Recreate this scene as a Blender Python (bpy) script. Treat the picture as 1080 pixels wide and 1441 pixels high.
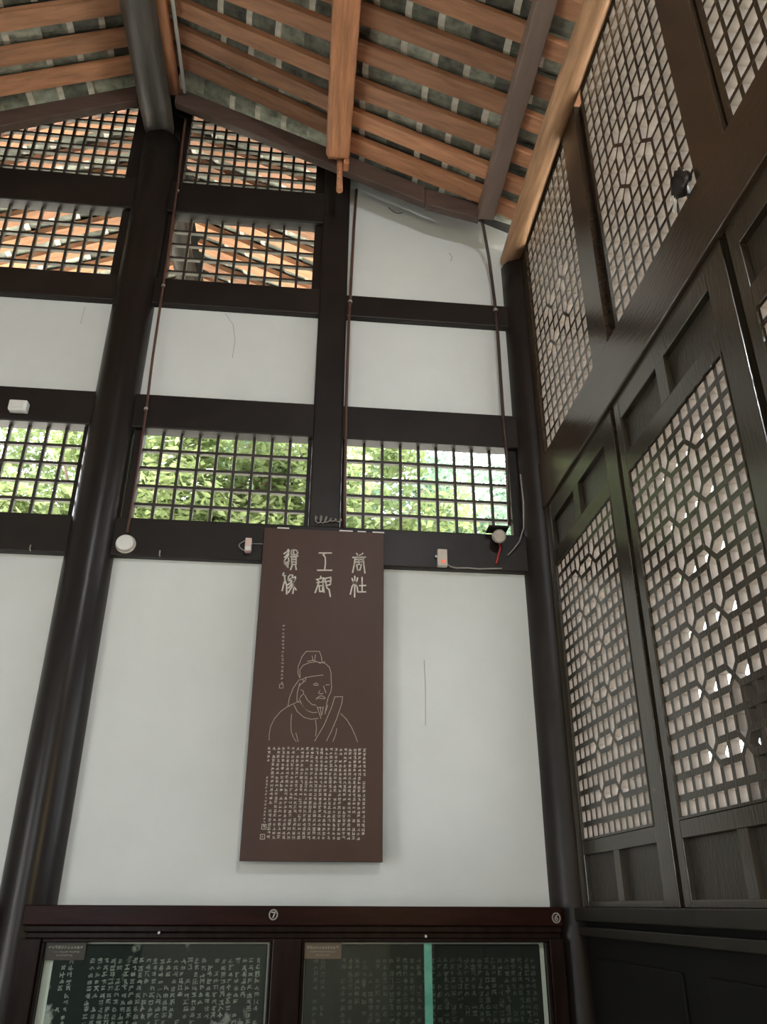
import bpy, bmesh, math, random
from mathutils import Vector, Matrix
random.seed(7)
for o in list(bpy.data.objects):
    bpy.data.objects.remove(o)
SC = bpy.context.scene
COL = SC.collection

XL_WALL = -4.01

# ------------------------------------------------------------------ camera
CAM = Vector((0.0, -4.5, 1.6))
F_PX, PITCH, YAW, ROLL = 1135.8, 0.45348, 0.09844, 0.00437
fwd = Vector((math.sin(YAW) * math.cos(PITCH), math.cos(YAW) * math.cos(PITCH), math.sin(PITCH)))
rgt = fwd.cross(Vector((0, 0, 1))).normalized()
upv = rgt.cross(fwd)
rgt, upv = rgt * math.cos(ROLL) + upv * math.sin(ROLL), upv * math.cos(ROLL) - rgt * math.sin(ROLL)
cd = bpy.data.cameras.new('camera')
cd.sensor_fit = 'VERTICAL'
cd.sensor_height = 36.0
cd.sensor_width = 27.0
cd.lens = 36.0 * F_PX / 1441.0
cd.clip_start = 0.05
cam = bpy.data.objects.new('camera', cd)
COL.objects.link(cam)
m = Matrix((rgt, upv, -fwd)).transposed().to_4x4()
m.translation = CAM
cam.matrix_world = m
SC.camera = cam

# ------------------------------------------------------------------ world, lights, exposure
SC.view_settings.view_transform = 'Standard'
SC.view_settings.look = 'None'
SC.view_settings.gamma = 1.0
SC.view_settings.use_curve_mapping = False
SC.view_settings.exposure = -0.1
SC.cycles.max_bounces = 7
SC.cycles.diffuse_bounces = 4
SC.cycles.use_denoising = True
SC.cycles.sample_clamp_indirect = 6.0
W = bpy.data.worlds.new('sky')
SC.world = W
W.use_nodes = True
wn = W.node_tree.nodes
bg = wn['Background']
bg.inputs['Color'].default_value = (0.93, 0.97, 1.0, 1)
bg.inputs['Strength'].default_value = 10.0

def add_light(name, kind, loc, energy, color, direction=None, **kw):
    ld = bpy.data.lights.new(name, kind)
    ld.energy = energy
    ld.color = color
    for k, v in kw.items():
        setattr(ld, k, v)
    o = bpy.data.objects.new(name, ld)
    COL.objects.link(o)
    o.location = loc
    if direction is not None:
        o.rotation_euler = Vector(direction).to_track_quat('-Z', 'Y').to_euler()
    return o

add_light('sun', 'SUN', (0, 12, 14), 34.0, (1.0, 0.95, 0.86), (0.25, -0.38, -1.0), angle=0.15)
# portals: the daylight of the sky enters by the open door in the left wall and the window of the far gable
for (nm, loc, dr, sx, sy) in (('door_portal', (XL_WALL - 0.16, -4.2, 1.35), (1, 0, 0), 1.8, 2.7),
                              ('window_portal', (-2.75, -9.16, 2.6), (0, 1, 0), 1.3, 2.4)):
    po = add_light(nm, 'AREA', loc, 1.0, (1, 1, 1), dr, shape='RECTANGLE', size=sx, size_y=sy)
    po.data.cycles.is_portal = True

# ------------------------------------------------------------------ materials
MATS = {}

def mat(name, col, rough=0.6, var=0.15, scale=6.0, stretch=(1, 1, 1), bump=0.0, bscale=None, spec=0.5,
        rnd=0.0, col2=None, trans=0.0, thr=None, coat=0.0):
    if name in MATS:
        return MATS[name]
    mt = bpy.data.materials.new(name)
    mt.use_nodes = True
    nt = mt.node_tree
    n, l = nt.nodes, nt.links
    b = n['Principled BSDF']
    b.inputs['Roughness'].default_value = rough
    b.inputs['Specular IOR Level'].default_value = spec
    if coat:
        b.inputs['Coat Weight'].default_value = coat
        b.inputs['Coat Roughness'].default_value = 0.15
    tc = n.new('ShaderNodeTexCoord')
    mp = n.new('ShaderNodeMapping')
    mp.inputs['Scale'].default_value = stretch
    l.new(tc.outputs['Object'], mp.inputs['Vector'])
    nz = n.new('ShaderNodeTexNoise')
    nz.inputs['Scale'].default_value = scale
    nz.inputs['Detail'].default_value = 6
    nz.inputs['Roughness'].default_value = 0.6
    if rnd:
        oi = n.new('ShaderNodeObjectInfo')
        add = n.new('ShaderNodeVectorMath')
        add.operation = 'MULTIPLY_ADD'
        l.new(oi.outputs['Random'], add.inputs[0])
        add.inputs[1].default_value = (17, 31, 23)
        l.new(mp.outputs['Vector'], add.inputs[2])
        l.new(add.outputs['Vector'], nz.inputs['Vector'])
    else:
        l.new(mp.outputs['Vector'], nz.inputs['Vector'])
    cr = n.new('ShaderNodeValToRGB')
    c1 = [max(0, c * (1 - var)) for c in col]
    c2 = col2 if col2 else [min(1, c * (1 + var)) for c in col]
    lo, hi = thr if thr else (0.3, 0.7)
    cr.color_ramp.elements[0].position = lo
    cr.color_ramp.elements[1].position = hi
    cr.color_ramp.elements[0].color = (*c1, 1)
    cr.color_ramp.elements[1].color = (*c2, 1)
    l.new(nz.outputs['Fac'], cr.inputs['Fac'])
    out = cr.outputs['Color']
    if rnd:
        hs = n.new('ShaderNodeHueSaturation')
        mr = n.new('ShaderNodeMapRange')
        mr.inputs['To Min'].default_value = 1 - rnd
        mr.inputs['To Max'].default_value = 1 + rnd
        l.new(oi.outputs['Random'], mr.inputs['Value'])
        l.new(mr.outputs['Result'], hs.inputs['Value'])
        l.new(out, hs.inputs['Color'])
        out = hs.outputs['Color']
    l.new(out, b.inputs['Base Color'])
    if bump:
        nb = n.new('ShaderNodeTexNoise')
        nb.inputs['Scale'].default_value = bscale or scale * 3
        nb.inputs['Detail'].default_value = 5
        l.new(mp.outputs['Vector'], nb.inputs['Vector'])
        bp = n.new('ShaderNodeBump')
        bp.inputs['Strength'].default_value = bump
        bp.inputs['Distance'].default_value = 0.01
        l.new(nb.outputs['Fac'], bp.inputs['Height'])
        l.new(bp.outputs['Normal'], b.inputs['Normal'])
    if trans:
        tr = n.new('ShaderNodeBsdfTranslucent')
        l.new(out, tr.inputs['Color'])
        mx = n.new('ShaderNodeMixShader')
        mx.inputs[0].default_value = trans
        l.new(b.outputs[0], mx.inputs[1])
        l.new(tr.outputs[0], mx.inputs[2])
        l.new(mx.outputs[0], n['Material Output'].inputs['Surface'])
    MATS[name] = mt
    return mt

def glass_mat():
    mt = bpy.data.materials.new('case_glass')
    mt.use_nodes = True
    n, l = mt.node_tree.nodes, mt.node_tree.links
    n.remove(n['Principled BSDF'])
    t = n.new('ShaderNodeBsdfTransparent')
    t.inputs['Color'].default_value = (0.95, 0.98, 0.96, 1)
    g = n.new('ShaderNodeBsdfGlossy')
    g.inputs['Roughness'].default_value = 0.02
    fr = n.new('ShaderNodeFresnel')
    fr.inputs['IOR'].default_value = 1.5
    mx = n.new('ShaderNodeMixShader')
    l.new(fr.outputs[0], mx.inputs[0])
    l.new(t.outputs[0], mx.inputs[1])
    l.new(g.outputs[0], mx.inputs[2])
    l.new(mx.outputs[0], n['Material Output'].inputs['Surface'])
    return mt

def emit_mat(name, col, s):
    mt = bpy.data.materials.new(name)
    mt.use_nodes = True
    b = mt.node_tree.nodes['Principled BSDF']
    b.inputs['Base Color'].default_value = (*col, 1)
    b.inputs['Emission Color'].default_value = (*col, 1)
    b.inputs['Emission Strength'].default_value = s
    return mt

M_PLASTER = mat('lime_plaster', (0.66, 0.69, 0.68), 0.85, 0.05, 1.6, bump=0.12, bscale=14)
M_DARK = mat('dark_lacquer_wood', (0.014, 0.0105, 0.009), 0.42, 0.35, 3, (1, 1, 1), bump=0.10, bscale=18, spec=0.28)
M_COLUMN = mat('column_lacquer', (0.015, 0.0115, 0.010), 0.30, 0.35, 4, (3, 3, 0.4), bump=0.10, bscale=10, spec=0.25)
M_PAINT = mat('brown_paint', (0.040, 0.027, 0.0165), 0.20, 0.2, 5, (4, 0.6, 4), bump=0.08, bscale=20, spec=0.8)
M_LEAF = mat('door_paint', (0.032, 0.025, 0.0155), 0.23, 0.2, 5, (3, 3, 0.5), bump=0.10, bscale=24, spec=0.75)
M_PANELD = mat('door_panel_paint', (0.030, 0.024, 0.016), 0.36, 0.25, 6, (3, 3, 1), bump=0.3, bscale=26)
M_LITSIDE = mat('lit_bar_side', (0.115, 0.095, 0.078), 0.8, 0.12, 20)  # paler than the front: outdoor light on the bar sides put into the colour
M_BAR = mat('dark_bar', (0.030, 0.024, 0.018), 0.5, 0.2, 20)
M_BARPALE = mat('bar_side', (0.075, 0.07, 0.055), 0.6, 0.2, 20)  # gable bars: light on the side faces put into a paler colour
M_RAFTER = mat('rafter_wood', (0.36, 0.175, 0.095), 0.6, 0.30, 3.0, (1.2, 9, 9), bump=0.15, bscale=8, rnd=0.38)
M_EDGE = mat('edge_board_paint', (0.085, 0.055, 0.045), 0.5, 0.2, 4, (1, 6, 6), bump=0.1)
M_PURLIN = mat('purlin_orange_wood', (0.44, 0.20, 0.10), 0.5, 0.35, 4, (8, 0.7, 8), bump=0.2, bscale=6)
M_EAVE = mat('purlin_tan_wood', (0.46, 0.265, 0.145), 0.6, 0.35, 4, (8, 0.7, 8), bump=0.3, bscale=6)
M_P3 = mat('purlin_brown_paint', (0.20, 0.148, 0.125), 0.5, 0.12, 4, (6, 0.8, 6), bump=0.08)
M_RIDGE = mat('ridge_dark_wood', (0.050, 0.044, 0.036), 0.45, 0.3, 4, (6, 0.8, 6), bump=0.2, bscale=8)
M_TILE = mat('clay_tile', (0.15, 0.165, 0.13), 0.85, 0.5, 9, bump=0.3, bscale=30, rnd=0.7, col2=(0.36, 0.38, 0.31))
M_LIME = mat('tile_lime_edge', (0.62, 0.60, 0.52), 0.9, 0.2, 30)
M_DECK = mat('roof_covering', (0.03, 0.03, 0.028), 0.95, 0.3, 6)
M_BOARD = mat('brown_board', (0.062, 0.033, 0.026), 0.45, 0.14, 2.2, (1, 1, 0.6), bump=0.05, bscale=40, spec=0.25)
M_ENGR = mat('engraved_pale_line', (0.62, 0.58, 0.52), 0.8, 0.2, 60)
M_ENGR2 = mat('engraved_thin_line', (0.40, 0.33, 0.28), 0.8, 0.2, 60)
M_CASE = mat('case_rosewood', (0.018, 0.005, 0.004), 0.3, 0.4, 5, (0.7, 5, 5), bump=0.06, spec=0.10)
M_CASE2 = mat('case_dark_wood', (0.014, 0.008, 0.0065), 0.25, 0.4, 5, (5, 5, 0.7), bump=0.06, spec=0.10)
M_STONE = mat('dark_stone', (0.026, 0.040, 0.035), 0.6, 0.35, 5.5, bump=0.3, bscale=20, col2=(0.45, 0.47, 0.45), thr=(0.60, 0.66), spec=0.2)
M_STONE2 = mat('darker_stone', (0.020, 0.028, 0.022), 0.6, 0.3, 4, bump=0.3, bscale=20, spec=0.2)
M_STGLYPH = mat('stone_glyph', (0.42, 0.46, 0.43), 0.9, 0.5, 12)
M_STGLYPH2 = mat('stone_glyph_dim', (0.16, 0.18, 0.16), 0.9, 0.5, 12)
M_WHITE = mat('white_plastic', (0.72, 0.72, 0.70), 0.4, 0.04, 8)
M_PINK = mat('pinkish_plastic', (0.62, 0.46, 0.43), 0.4, 0.1, 12)
M_BEIGE = mat('beige_plastic', (0.52, 0.47, 0.41), 0.4, 0.06, 10)
M_CABLE = mat('black_cable', (0.018, 0.015, 0.014), 0.45, 0.1, 10)
M_PIPE = mat('brown_conduit', (0.085, 0.040, 0.030), 0.4, 0.15, 10, (4, 4, 0.6))
M_PIPEDK = mat('dark_conduit', (0.045, 0.026, 0.022), 0.4, 0.15, 10, (4, 4, 0.6))
M_METAL = mat('lamp_metal', (0.30, 0.28, 0.26), 0.35, 0.1, 10)
M_RED = mat('red_wire', (0.40, 0.03, 0.03), 0.4, 0.1, 10)
M_TEAL = mat('strip_teal', (0.12, 0.62, 0.50), 0.35, 0.15, 9, col2=(0.36, 0.85, 0.74))
M_PLATE = mat('brown_caption_plate', (0.055, 0.030, 0.024), 0.4, 0.1, 10)
M_PLATE2 = mat('copper_caption_plate', (0.20, 0.115, 0.085), 0.35, 0.1, 10)
M_GROUND = mat('courtyard_stone', (0.60, 0.575, 0.52), 0.9, 0.12, 0.6)
M_FLOOR = mat('dark_brick_floor', (0.10, 0.095, 0.085), 0.7, 0.2, 2)
M_LEAFG = mat('tree_leaf', (0.15, 0.23, 0.08), 0.5, 0.4, 1.3, col2=(0.36, 0.44, 0.19), trans=0.4)
M_LEAFT = mat('tree_leaf_bluish', (0.075, 0.16, 0.095), 0.5, 0.4, 1.3, col2=(0.21, 0.32, 0.21), trans=0.4)
M_BARK = mat('bark', (0.16, 0.12, 0.085), 0.9, 0.3, 8, (4, 4, 0.6), bump=0.5)
M_BLACKOUT = mat('dark_notice_board', (0.022, 0.024, 0.018), 0.6, 0.3, 6)
M_CRACK = mat('plaster_crack', (0.36, 0.35, 0.32), 0.9, 0.2, 20)
M_SILL = mat('sill_paint', (0.020, 0.018, 0.013), 0.45, 0.2, 8, spec=0.25)
M_MOUNT = mat('white_mount', (0.85, 0.86, 0.83), 0.7, 0.03, 8)
M_WEB = mat('cobweb', (0.45, 0.44, 0.40), 0.9, 0.1, 20)
M_GLASS = glass_mat()

# ------------------------------------------------------------------ mesh helpers
class MB:
    def __init__(self):
        self.v, self.f, self.m = [], [], []

    def face(self, pts, mi=0):
        i = len(self.v)
        self.v += [tuple(p) for p in pts]
        self.f.append(tuple(range(i, i + len(pts))))
        self.m.append(mi)

    def box(self, x0, x1, y0, y1, z0, z1, mi=0):
        i = len(self.v)
        self.v += [(x0, y0, z0), (x1, y0, z0), (x1, y1, z0), (x0, y1, z0), (x0, y0, z1), (x1, y0, z1), (x1, y1, z1), (x0, y1, z1)]
        for q in ((0, 3, 2, 1), (4, 5, 6, 7), (0, 1, 5, 4), (1, 2, 6, 5), (2, 3, 7, 6), (3, 0, 4, 7)):
            self.f.append(tuple(i + k for k in q))
            self.m.append(mi)
        return self

    def prism(self, poly, y0, y1, mi=0):
        """polygon in x-z (counter-clockwise seen from -y), extruded y0..y1"""
        i = len(self.v)
        n = len(poly)
        self.v += [(x, y0, z) for x, z in poly] + [(x, y1, z) for x, z in poly]
        self.f.append(tuple(i + k for k in range(n)))
        self.f.append(tuple(i + n + k for k in reversed(range(n))))
        for k in range(n):
            k2 = (k + 1) % n
            self.f.append((i + k2, i + k, i + n + k, i + n + k2))
        self.m += [mi] * (n + 2)
        return self

    def tube(self, pts, r, seg=8, mi=0, cap=True):
        """r may be a list; pts list of 3-vectors"""
        pts = [Vector(p) for p in pts]
        n = len(pts)
        rs = r if isinstance(r, (list, tuple)) else [r] * n
        base = len(self.v)
        prev = None
        for k in range(n):
            t = (pts[min(k + 1, n - 1)] - pts[max(k - 1, 0)]).normalized()
            a = prev if prev is not None else (Vector((1, 0, 0)) if abs(t.x) < 0.8 else Vector((0, 1, 0)))
            a = (a - t * a.dot(t)).normalized()
            prev = a
            b = t.cross(a)
            for s in range(seg):
                an = 2 * math.pi * s / seg
                self.v.append(tuple(pts[k] + (a * math.cos(an) + b * math.sin(an)) * rs[k]))
        for k in range(n - 1):
            for s in range(seg):
                s2 = (s + 1) % seg
                self.f.append((base + k * seg + s, base + k * seg + s2, base + (k + 1) * seg + s2, base + (k + 1) * seg + s))
                self.m.append(mi)
        if cap:
            self.f.append(tuple(base + s for s in reversed(range(seg))))
            self.f.append(tuple(base + (n - 1) * seg + s for s in range(seg)))
            self.m += [mi, mi]
        return self

    def build(self, name, mats, parent=None, smooth=False, bevel=0.0, label=None):
        xs, ys, zs = zip(*self.v)
        c = Vector(((min(xs) + max(xs)) / 2, (min(ys) + max(ys)) / 2, (min(zs) + max(zs)) / 2))
        me = bpy.data.meshes.new(name)
        me.from_pydata([tuple(Vector(v) - c) for v in self.v], [], self.f)
        if not isinstance(mats, (list, tuple)):
            mats = [mats]
        for mt in mats:
            me.materials.append(mt)
        me.polygons.foreach_set('material_index', self.m)
        if smooth:
            for p in me.polygons:
                p.use_smooth = len(p.vertices) == 4
        me.update()
        o = bpy.data.objects.new(name, me)
        COL.objects.link(o)
        place(o, c, parent)
        if bevel:
            bv = o.modifiers.new('edge', 'BEVEL')
            bv.width = bevel
            bv.segments = 2
        if label:
            o['label'] = label
        return o

def wpos(o):
    p = Vector(o.location)
    while o.parent:
        o = o.parent
        p += Vector(o.location)
    return p

def place(o, c, parent):
    if parent is None:
        o.location = c
    else:
        o.parent = parent
        o.location = Vector(c) - wpos(parent)

def link_mesh(name, me, loc, parent, rot=None):
    o = bpy.data.objects.new(name, me)
    COL.objects.link(o)
    place(o, loc, parent)
    if rot:
        o.rotation_euler = rot
    return o

def empty(name, loc):
    o = bpy.data.objects.new(name, None)
    o.empty_display_size = 0.1
    COL.objects.link(o)
    o.location = loc
    return o

def tag(o, label, cat=None, group=None, kind=None):
    o['label'] = label
    if cat:
        o['category'] = cat
    if group:
        o['group'] = group
    if kind:
        o['kind'] = kind
    return o

def box_obj(name, mt, x0, x1, y0, y1, z0, z1, parent=None, bevel=0.0):
    return MB().box(x0, x1, y0, y1, z0, z1).build(name, mt, parent, bevel=bevel)

# ------------------------------------------------------------------ key measures (metres)
XR = 1.45                    # face of the lattice wall on the right
XC = -1.28                   # ridge / tall column axis
SL = 0.44                    # roof slope
ZRIDGE = 7.20                # underside of the rafters at the ridge
XL = 2 * XC - XR
Y_BACK = -9.0                # far gable behind the viewer

def zroof(x):
    return ZRIDGE - SL * abs(x - XC)
TITLE = "-1278 34839 -1335 34693 -1523 34541|-1230 34791 -1264 34589 -1477 34309|-1228 34519 -1466 34118 -1437 33942 -1229 33952|-1242 34305 -1202 34059 -1457 33956 -1215 33706|-1229 33952 -1261 33704|-1101 34597 -1078 34777 -982 34831 -783 34790 -709 34615 -770 34526 -1064 34513 -1101 34597|-969 34832 -948 34418|-1123 34396 -687 34437|-1055 34342 -1030 33890 -771 33902 -794 34354 -1055 34342|-1047 34193 -787 34220|-1038 34038 -779 34057|-979 33892 -1078 33558|-816 33900 -747 33572|-1454 33345 -1510 33204 -1347 33162|-1412 33173 -1364 32898 -1440 32550 -1486 32240|-1343 32864 -1248 32558 -1219 32046|-1182 33100 -1092 33222 -924 33229 -984 33018|-1204 32918 -764 33132|-1179 33044 -1136 32859 -785 32922 -762 33097|-850 32920 -1187 32615|-816 32887 -1144 32411|-908 32813 -828 32507 -870 32094|-915 32572 -1129 32138|-899 32641 -690 32320|537 34687 1269 34721|900 34690 779 34577 909 34440 936 34049 905 33624|482 33591 1330 33629|692 33229 697 33083|441 33003 871 33132|539 32979 642 32831|860 33062 790 32865|480 32824 944 32892|591 32808 493 32493 408 32201|617 32636 663 32280 824 32287 843 32645 617 32636|838 32784 923 32236|924 33093 1279 33185 1286 32976 996 32894 924 33093|1287 32941 1262 32732 1005 32652|998 32860 1074 32517 1207 32419 1292 31998|2753 34776 2822 34635 3054 34704 3133 34794|2526 34492 3289 34549|2901 34675 2912 34067|2695 34364 3125 34398 3128 34248 2698 34207|2673 34485 2635 34055 2546 33541|3157 34507 3196 34080 3270 33538|2767 34047 2839 33709 2971 33715 3064 34074 2767 34047|2682 33315 2694 32027|2521 33168 2591 32962 2787 32970 2848 33217|2671 32896 2532 32647 2445 32181|2671 32896 2825 32659 2869 32384|3110 33264 3124 32360|2955 32734 3333 32764|2864 32343 3339 32369"
PORTRAIT = "-230 27202 -352 27473 -344 27860 -154 28424 52 28713 792 28737 915 28403 952 28152|391 28470 458 28192|581 28533 540 28194|132 28154 511 28222 846 28064 1116 28157|-206 27257 -252 27641 -75 27924 245 28073 624 28141 1119 28073 1372 27858 1476 27528 1496 27088|-198 27093 119 27240 548 27335 1034 27404|118 27267 74 27047 -82 26933 -236 26765|-93 27151 23 26991|1496 27088 1533 26761 1499 26489 1373 26215 1304 25891 1262 25570 1219 25277|82 26287 228 26023 507 25763 721 25742|-145 26551 -8 26501 26 26340 -102 26229 -150 26120|541 26869 672 26955 810 26877|569 26832 785 26822|1216 26861 1405 26878|904 26553 829 26389 965 26355 1082 26396|1083 26803 1231 26427|709 26052 862 26228 1022 26259 1214 26146|732 26133 1189 26102|778 25664 897 25348 1015 25035|938 25668 1036 25193|1124 25673 1060 25247|790 25611 1110 25619|-253 27119 -552 26648 -736 26104 -791 25649|-217 26929 -324 26384 -329 25954 -190 25851|-142 25959 -23 25696 255 25438 525 25339 790 25356|-201 26065 -109 25827 89 25582 363 25388|-477 25737 -273 25371 113 25065 487 24980 856 25031|-221 25931 -816 25622 -1170 25349 -1463 24974 -1646 24553 -1697 24139 -1677 23832|-572 25232 -582 24734 -544 24320 -413 24013 -245 23786|-294 24248 -140 23789|727 24949 797 24506 762 24091|1723 26224 2154 26236 2110 25859 1865 25055 1570 24316 1348 23847|1723 26224 1579 25684 1187 24672 720 23833|1880 24532 1837 24219 1691 23829|2071 25325 2399 25016 2675 24602 2897 24139 3008 23857|1362 25759 1218 25303"

# ================================================================== STRUCTURE
# ------------------------------------------------------------------ floor, ground, side walls
tag(box_obj('floor', M_FLOOR, XL, XR + 0.1, Y_BACK, 0.1, -0.12, 0.0), 'dark brick floor of the hall', 'floor', kind='structure')
g = MB()
g.box(-40, 40, -45, 45, -0.5, -0.15)
tag(g.build('ground', M_GROUND), 'pale stone paved ground around the hall', 'ground', kind='structure')
wlm = MB()
for (y0, y1, z0, z1) in ((Y_BACK, -5.1, 0, 5.8), (-3.3, 0.1, 0, 5.8), (-5.1, -3.3, 2.7, 5.8)):
    wlm.box(XL - 0.15, XL, y0, y1, z0, z1)
tag(wlm.build('wall_left', M_PLASTER), 'white plaster wall with an open doorway on the far left side of the hall', 'wall', kind='structure')
wf = MB()
wf.prism([(XL, 0), (-3.4, 0), (-3.4, zroof(-3.4)), (XL, zroof(XL))], Y_BACK - 0.15, Y_BACK)
wf.prism([(-2.1, 0), (XR, 0), (XR, zroof(XR)), (XC, ZRIDGE), (-2.1, zroof(-2.1))], Y_BACK - 0.15, Y_BACK)
wf.prism([(-3.4, 0.0), (-2.1, 0.0), (-2.1, 1.4), (-3.4, 1.4)], Y_BACK - 0.15, Y_BACK, 1)
wf.prism([(-3.4, 3.8), (-2.1, 3.8), (-2.1, zroof(-2.1)), (-3.4, zroof(-3.4))], Y_BACK - 0.15, Y_BACK)
tag(wf.build('wall_front', [M_PLASTER, M_DARK]), 'white plaster gable wall with an open window over a dark wainscot behind the viewer', 'wall', kind='structure')

# ------------------------------------------------------------------ gable wall with plaster infill
XW0 = -3.98
ZA0, ZA1 = 3.42, 3.665       # beam under the low windows
ZB0, ZB1 = 4.292, 4.540
ZC0, ZC1 = 5.283, 5.490
ZD0, ZD1 = 6.132, 6.430
wb = MB().box(XW0, 1.42, 0.0, 0.05, 0.0, ZA0 + 0.02)
wb = wb.build('wall_back', M_PLASTER)
tag(wb, 'white plastered gable wall behind the hanging board', 'wall', kind='structure')
MP0, MP1 = -0.02, 0.175      # short post between the bays
for (x0, x1) in ((-2.5, -1.40), (-1.16, 0.0), (0.15, 1.40)):
    box_obj('plaster_panel', M_PLASTER, x0, x1, 0.0, 0.05, ZB1 - 0.02, ZC0 + 0.02, wb)
MB().prism([(0.15, ZC1 - 0.03), (1.40, ZC1 - 0.03), (1.40, zroof(1.40) + 0.20), (0.15, zroof(0.15) + 0.20)], 0.0, 0.05).build('plaster_panel', M_PLASTER, wb)
box_obj('plaster_panel', M_PLASTER, -3.95, -2.70, 0.0, 0.05, ZA1 - 0.02, ZB0 + 0.02, wb)
box_obj('plaster_panel', M_PLASTER, -3.95, -2.70, 0.0, 0.05, ZB1 - 0.02, ZC0 + 0.02, wb)
MB().prism([(-3.95, ZC1 - 0.03), (-2.70, ZC1 - 0.03), (-2.70, zroof(-2.70) + 0.20), (-3.95, zroof(-3.95) + 0.20)], 0.0, 0.05).build('plaster_panel', M_PLASTER, wb)

for pts, wd in (([(-0.66, 5.27), (-0.60, 5.18), (-0.575, 5.05), (-0.58, 4.90)], 0.0035), ([(0.684, 2.87), (0.688, 2.70), (0.684, 2.50)], 0.004),
                ([(-1.60, 5.25), (-1.605, 5.10)], 0.003), ([(0.93, 5.98), (0.95, 5.94), (0.935, 5.90)], 0.006)):
    cm = MB()
    cm.tube([(x, -0.0005, z) for x, z in pts], wd / 2, 5)
    cm.build('crack', M_CRACK, wb)

def beam(name, x0, x1, z0, z1, label, y0=-0.05):
    o = box_obj(name, M_DARK, x0, x1, y0, 0.055, z0, z1, None, bevel=0.008)
    return tag(o, label, 'beam')

LB = -2.60
LW = -3.95
beam('tie_beam', XC + 0.1, 1.40, ZA0, ZA1, 'long black tie beam behind the top of the hanging board')
beam('tie_beam', LW, XC - 0.1, ZA0, ZA1, 'lowest black tie beam left of the tall column')
beam('tie_beam', XC + 0.1, MP0 + 0.01, ZB0, ZB1, 'black beam above the foliage window next to the tall column')
beam('tie_beam', MP1 - 0.01, 1.40, ZB0, ZB1, 'black beam above the foliage window in the right bay')
beam('tie_beam', LB, XC - 0.1, ZB0, ZB1, 'black beam left of the tall column carrying the white box')
beam('tie_beam', XC + 0.1, MP0 + 0.01, ZC0, ZC1 + 0.015, 'black beam under the wide-celled upper lattice right of the tall column')
beam('tie_beam', MP1 - 0.01, 1.40, ZC0, ZC1 - 0.02, 'black beam between the two white panels of the right bay')
beam('tie_beam', LB, XC - 0.1, ZC0, ZC1 + 0.015, 'black beam over the white panel left of the tall column')
beam('tie_beam', XC + 0.1, MP0 + 0.01, ZD0, ZD1, 'highest black beam right of the tall column')
beam('tie_beam', LB, XC - 0.1, ZD0, ZD1, 'highest black beam left of the tall column')

beam('tie_beam', LW, LB - 0.05, ZB0, ZB1, 'black beam in the leftmost bay, level with the low windows')
beam('tie_beam', LW, LB - 0.05, ZC0, ZC1 - 0.02, 'upper black beam in the leftmost bay')

# posts
def post(name, x, y, r0, r1, z0, z1, label, cat='column', seg=40, mt=None):
    b = MB()
    n = 26
    pts = [(x, y, z0 + (z1 - z0) * k / n) for k in range(n + 1)]
    rs = [(r0 + (r1 - r0) * k / n) * (1 + 0.006 * math.sin(k * 1.7)) for k in range(n + 1)]
    b.tube(pts, rs, seg)
    return tag(b.build(name, mt or M_COLUMN, smooth=True), label, cat)

post('column', XC, 0.0, 0.140, 0.137, 0.0, 6.865, 'tall round black column rising to the ridge')
post('column', 1.435, 0.0, 0.125, 0.120, 0.0, 5.86, 'round black corner column beside the lattice doors', mt=M_DARK)
p = box_obj('short_post', M_DARK, MP0, MP1, -0.055, 0.055, ZA1 - 0.01, 6.72, None, bevel=0.012)
tag(p, 'square black post standing on the tie beam between the two bays', 'post')
p = box_obj('short_post', M_DARK, -2.73, -2.53, -0.055, 0.055, ZA1 - 0.01, 6.72, None, bevel=0.012)
tag(p, 'square black post far left of the tall column', 'post')
post('column', -3.97, 0.0, 0.125, 0.120, 0.0, 5.86, 'round black column in the far left corner')

# ------------------------------------------------------------------ lattice helper
BARCACHE = {}

def bar_mesh(axis, du, dv, depth, mats):
    """axis 'G': gable (front -y, u = x) ; 'R': right wall (front -x, u = -y). Front face is dark, the sides get a paler colour for outdoor light"""
    key = (axis, round(du, 4), round(dv, 4), depth, mats[0].name)
    if key in BARCACHE:
        return BARCACHE[key]
    b = MB()
    if axis == 'G':
        b.box(-du / 2, du / 2, 0, depth, -dv / 2, dv / 2, 1)
        b.m[2] = 0
    else:
        b.box(0, depth, -du / 2, du / 2, -dv / 2, dv / 2, 1)
        b.m[5] = 0
    me = bpy.data.meshes.new('bar')
    me.from_pydata(b.v, [], b.f)
    for mt in mats:
        me.materials.append(mt)
    me.polygons.foreach_set('material_index', b.m)
    me.update()
    BARCACHE[key] = me
    return me

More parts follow.
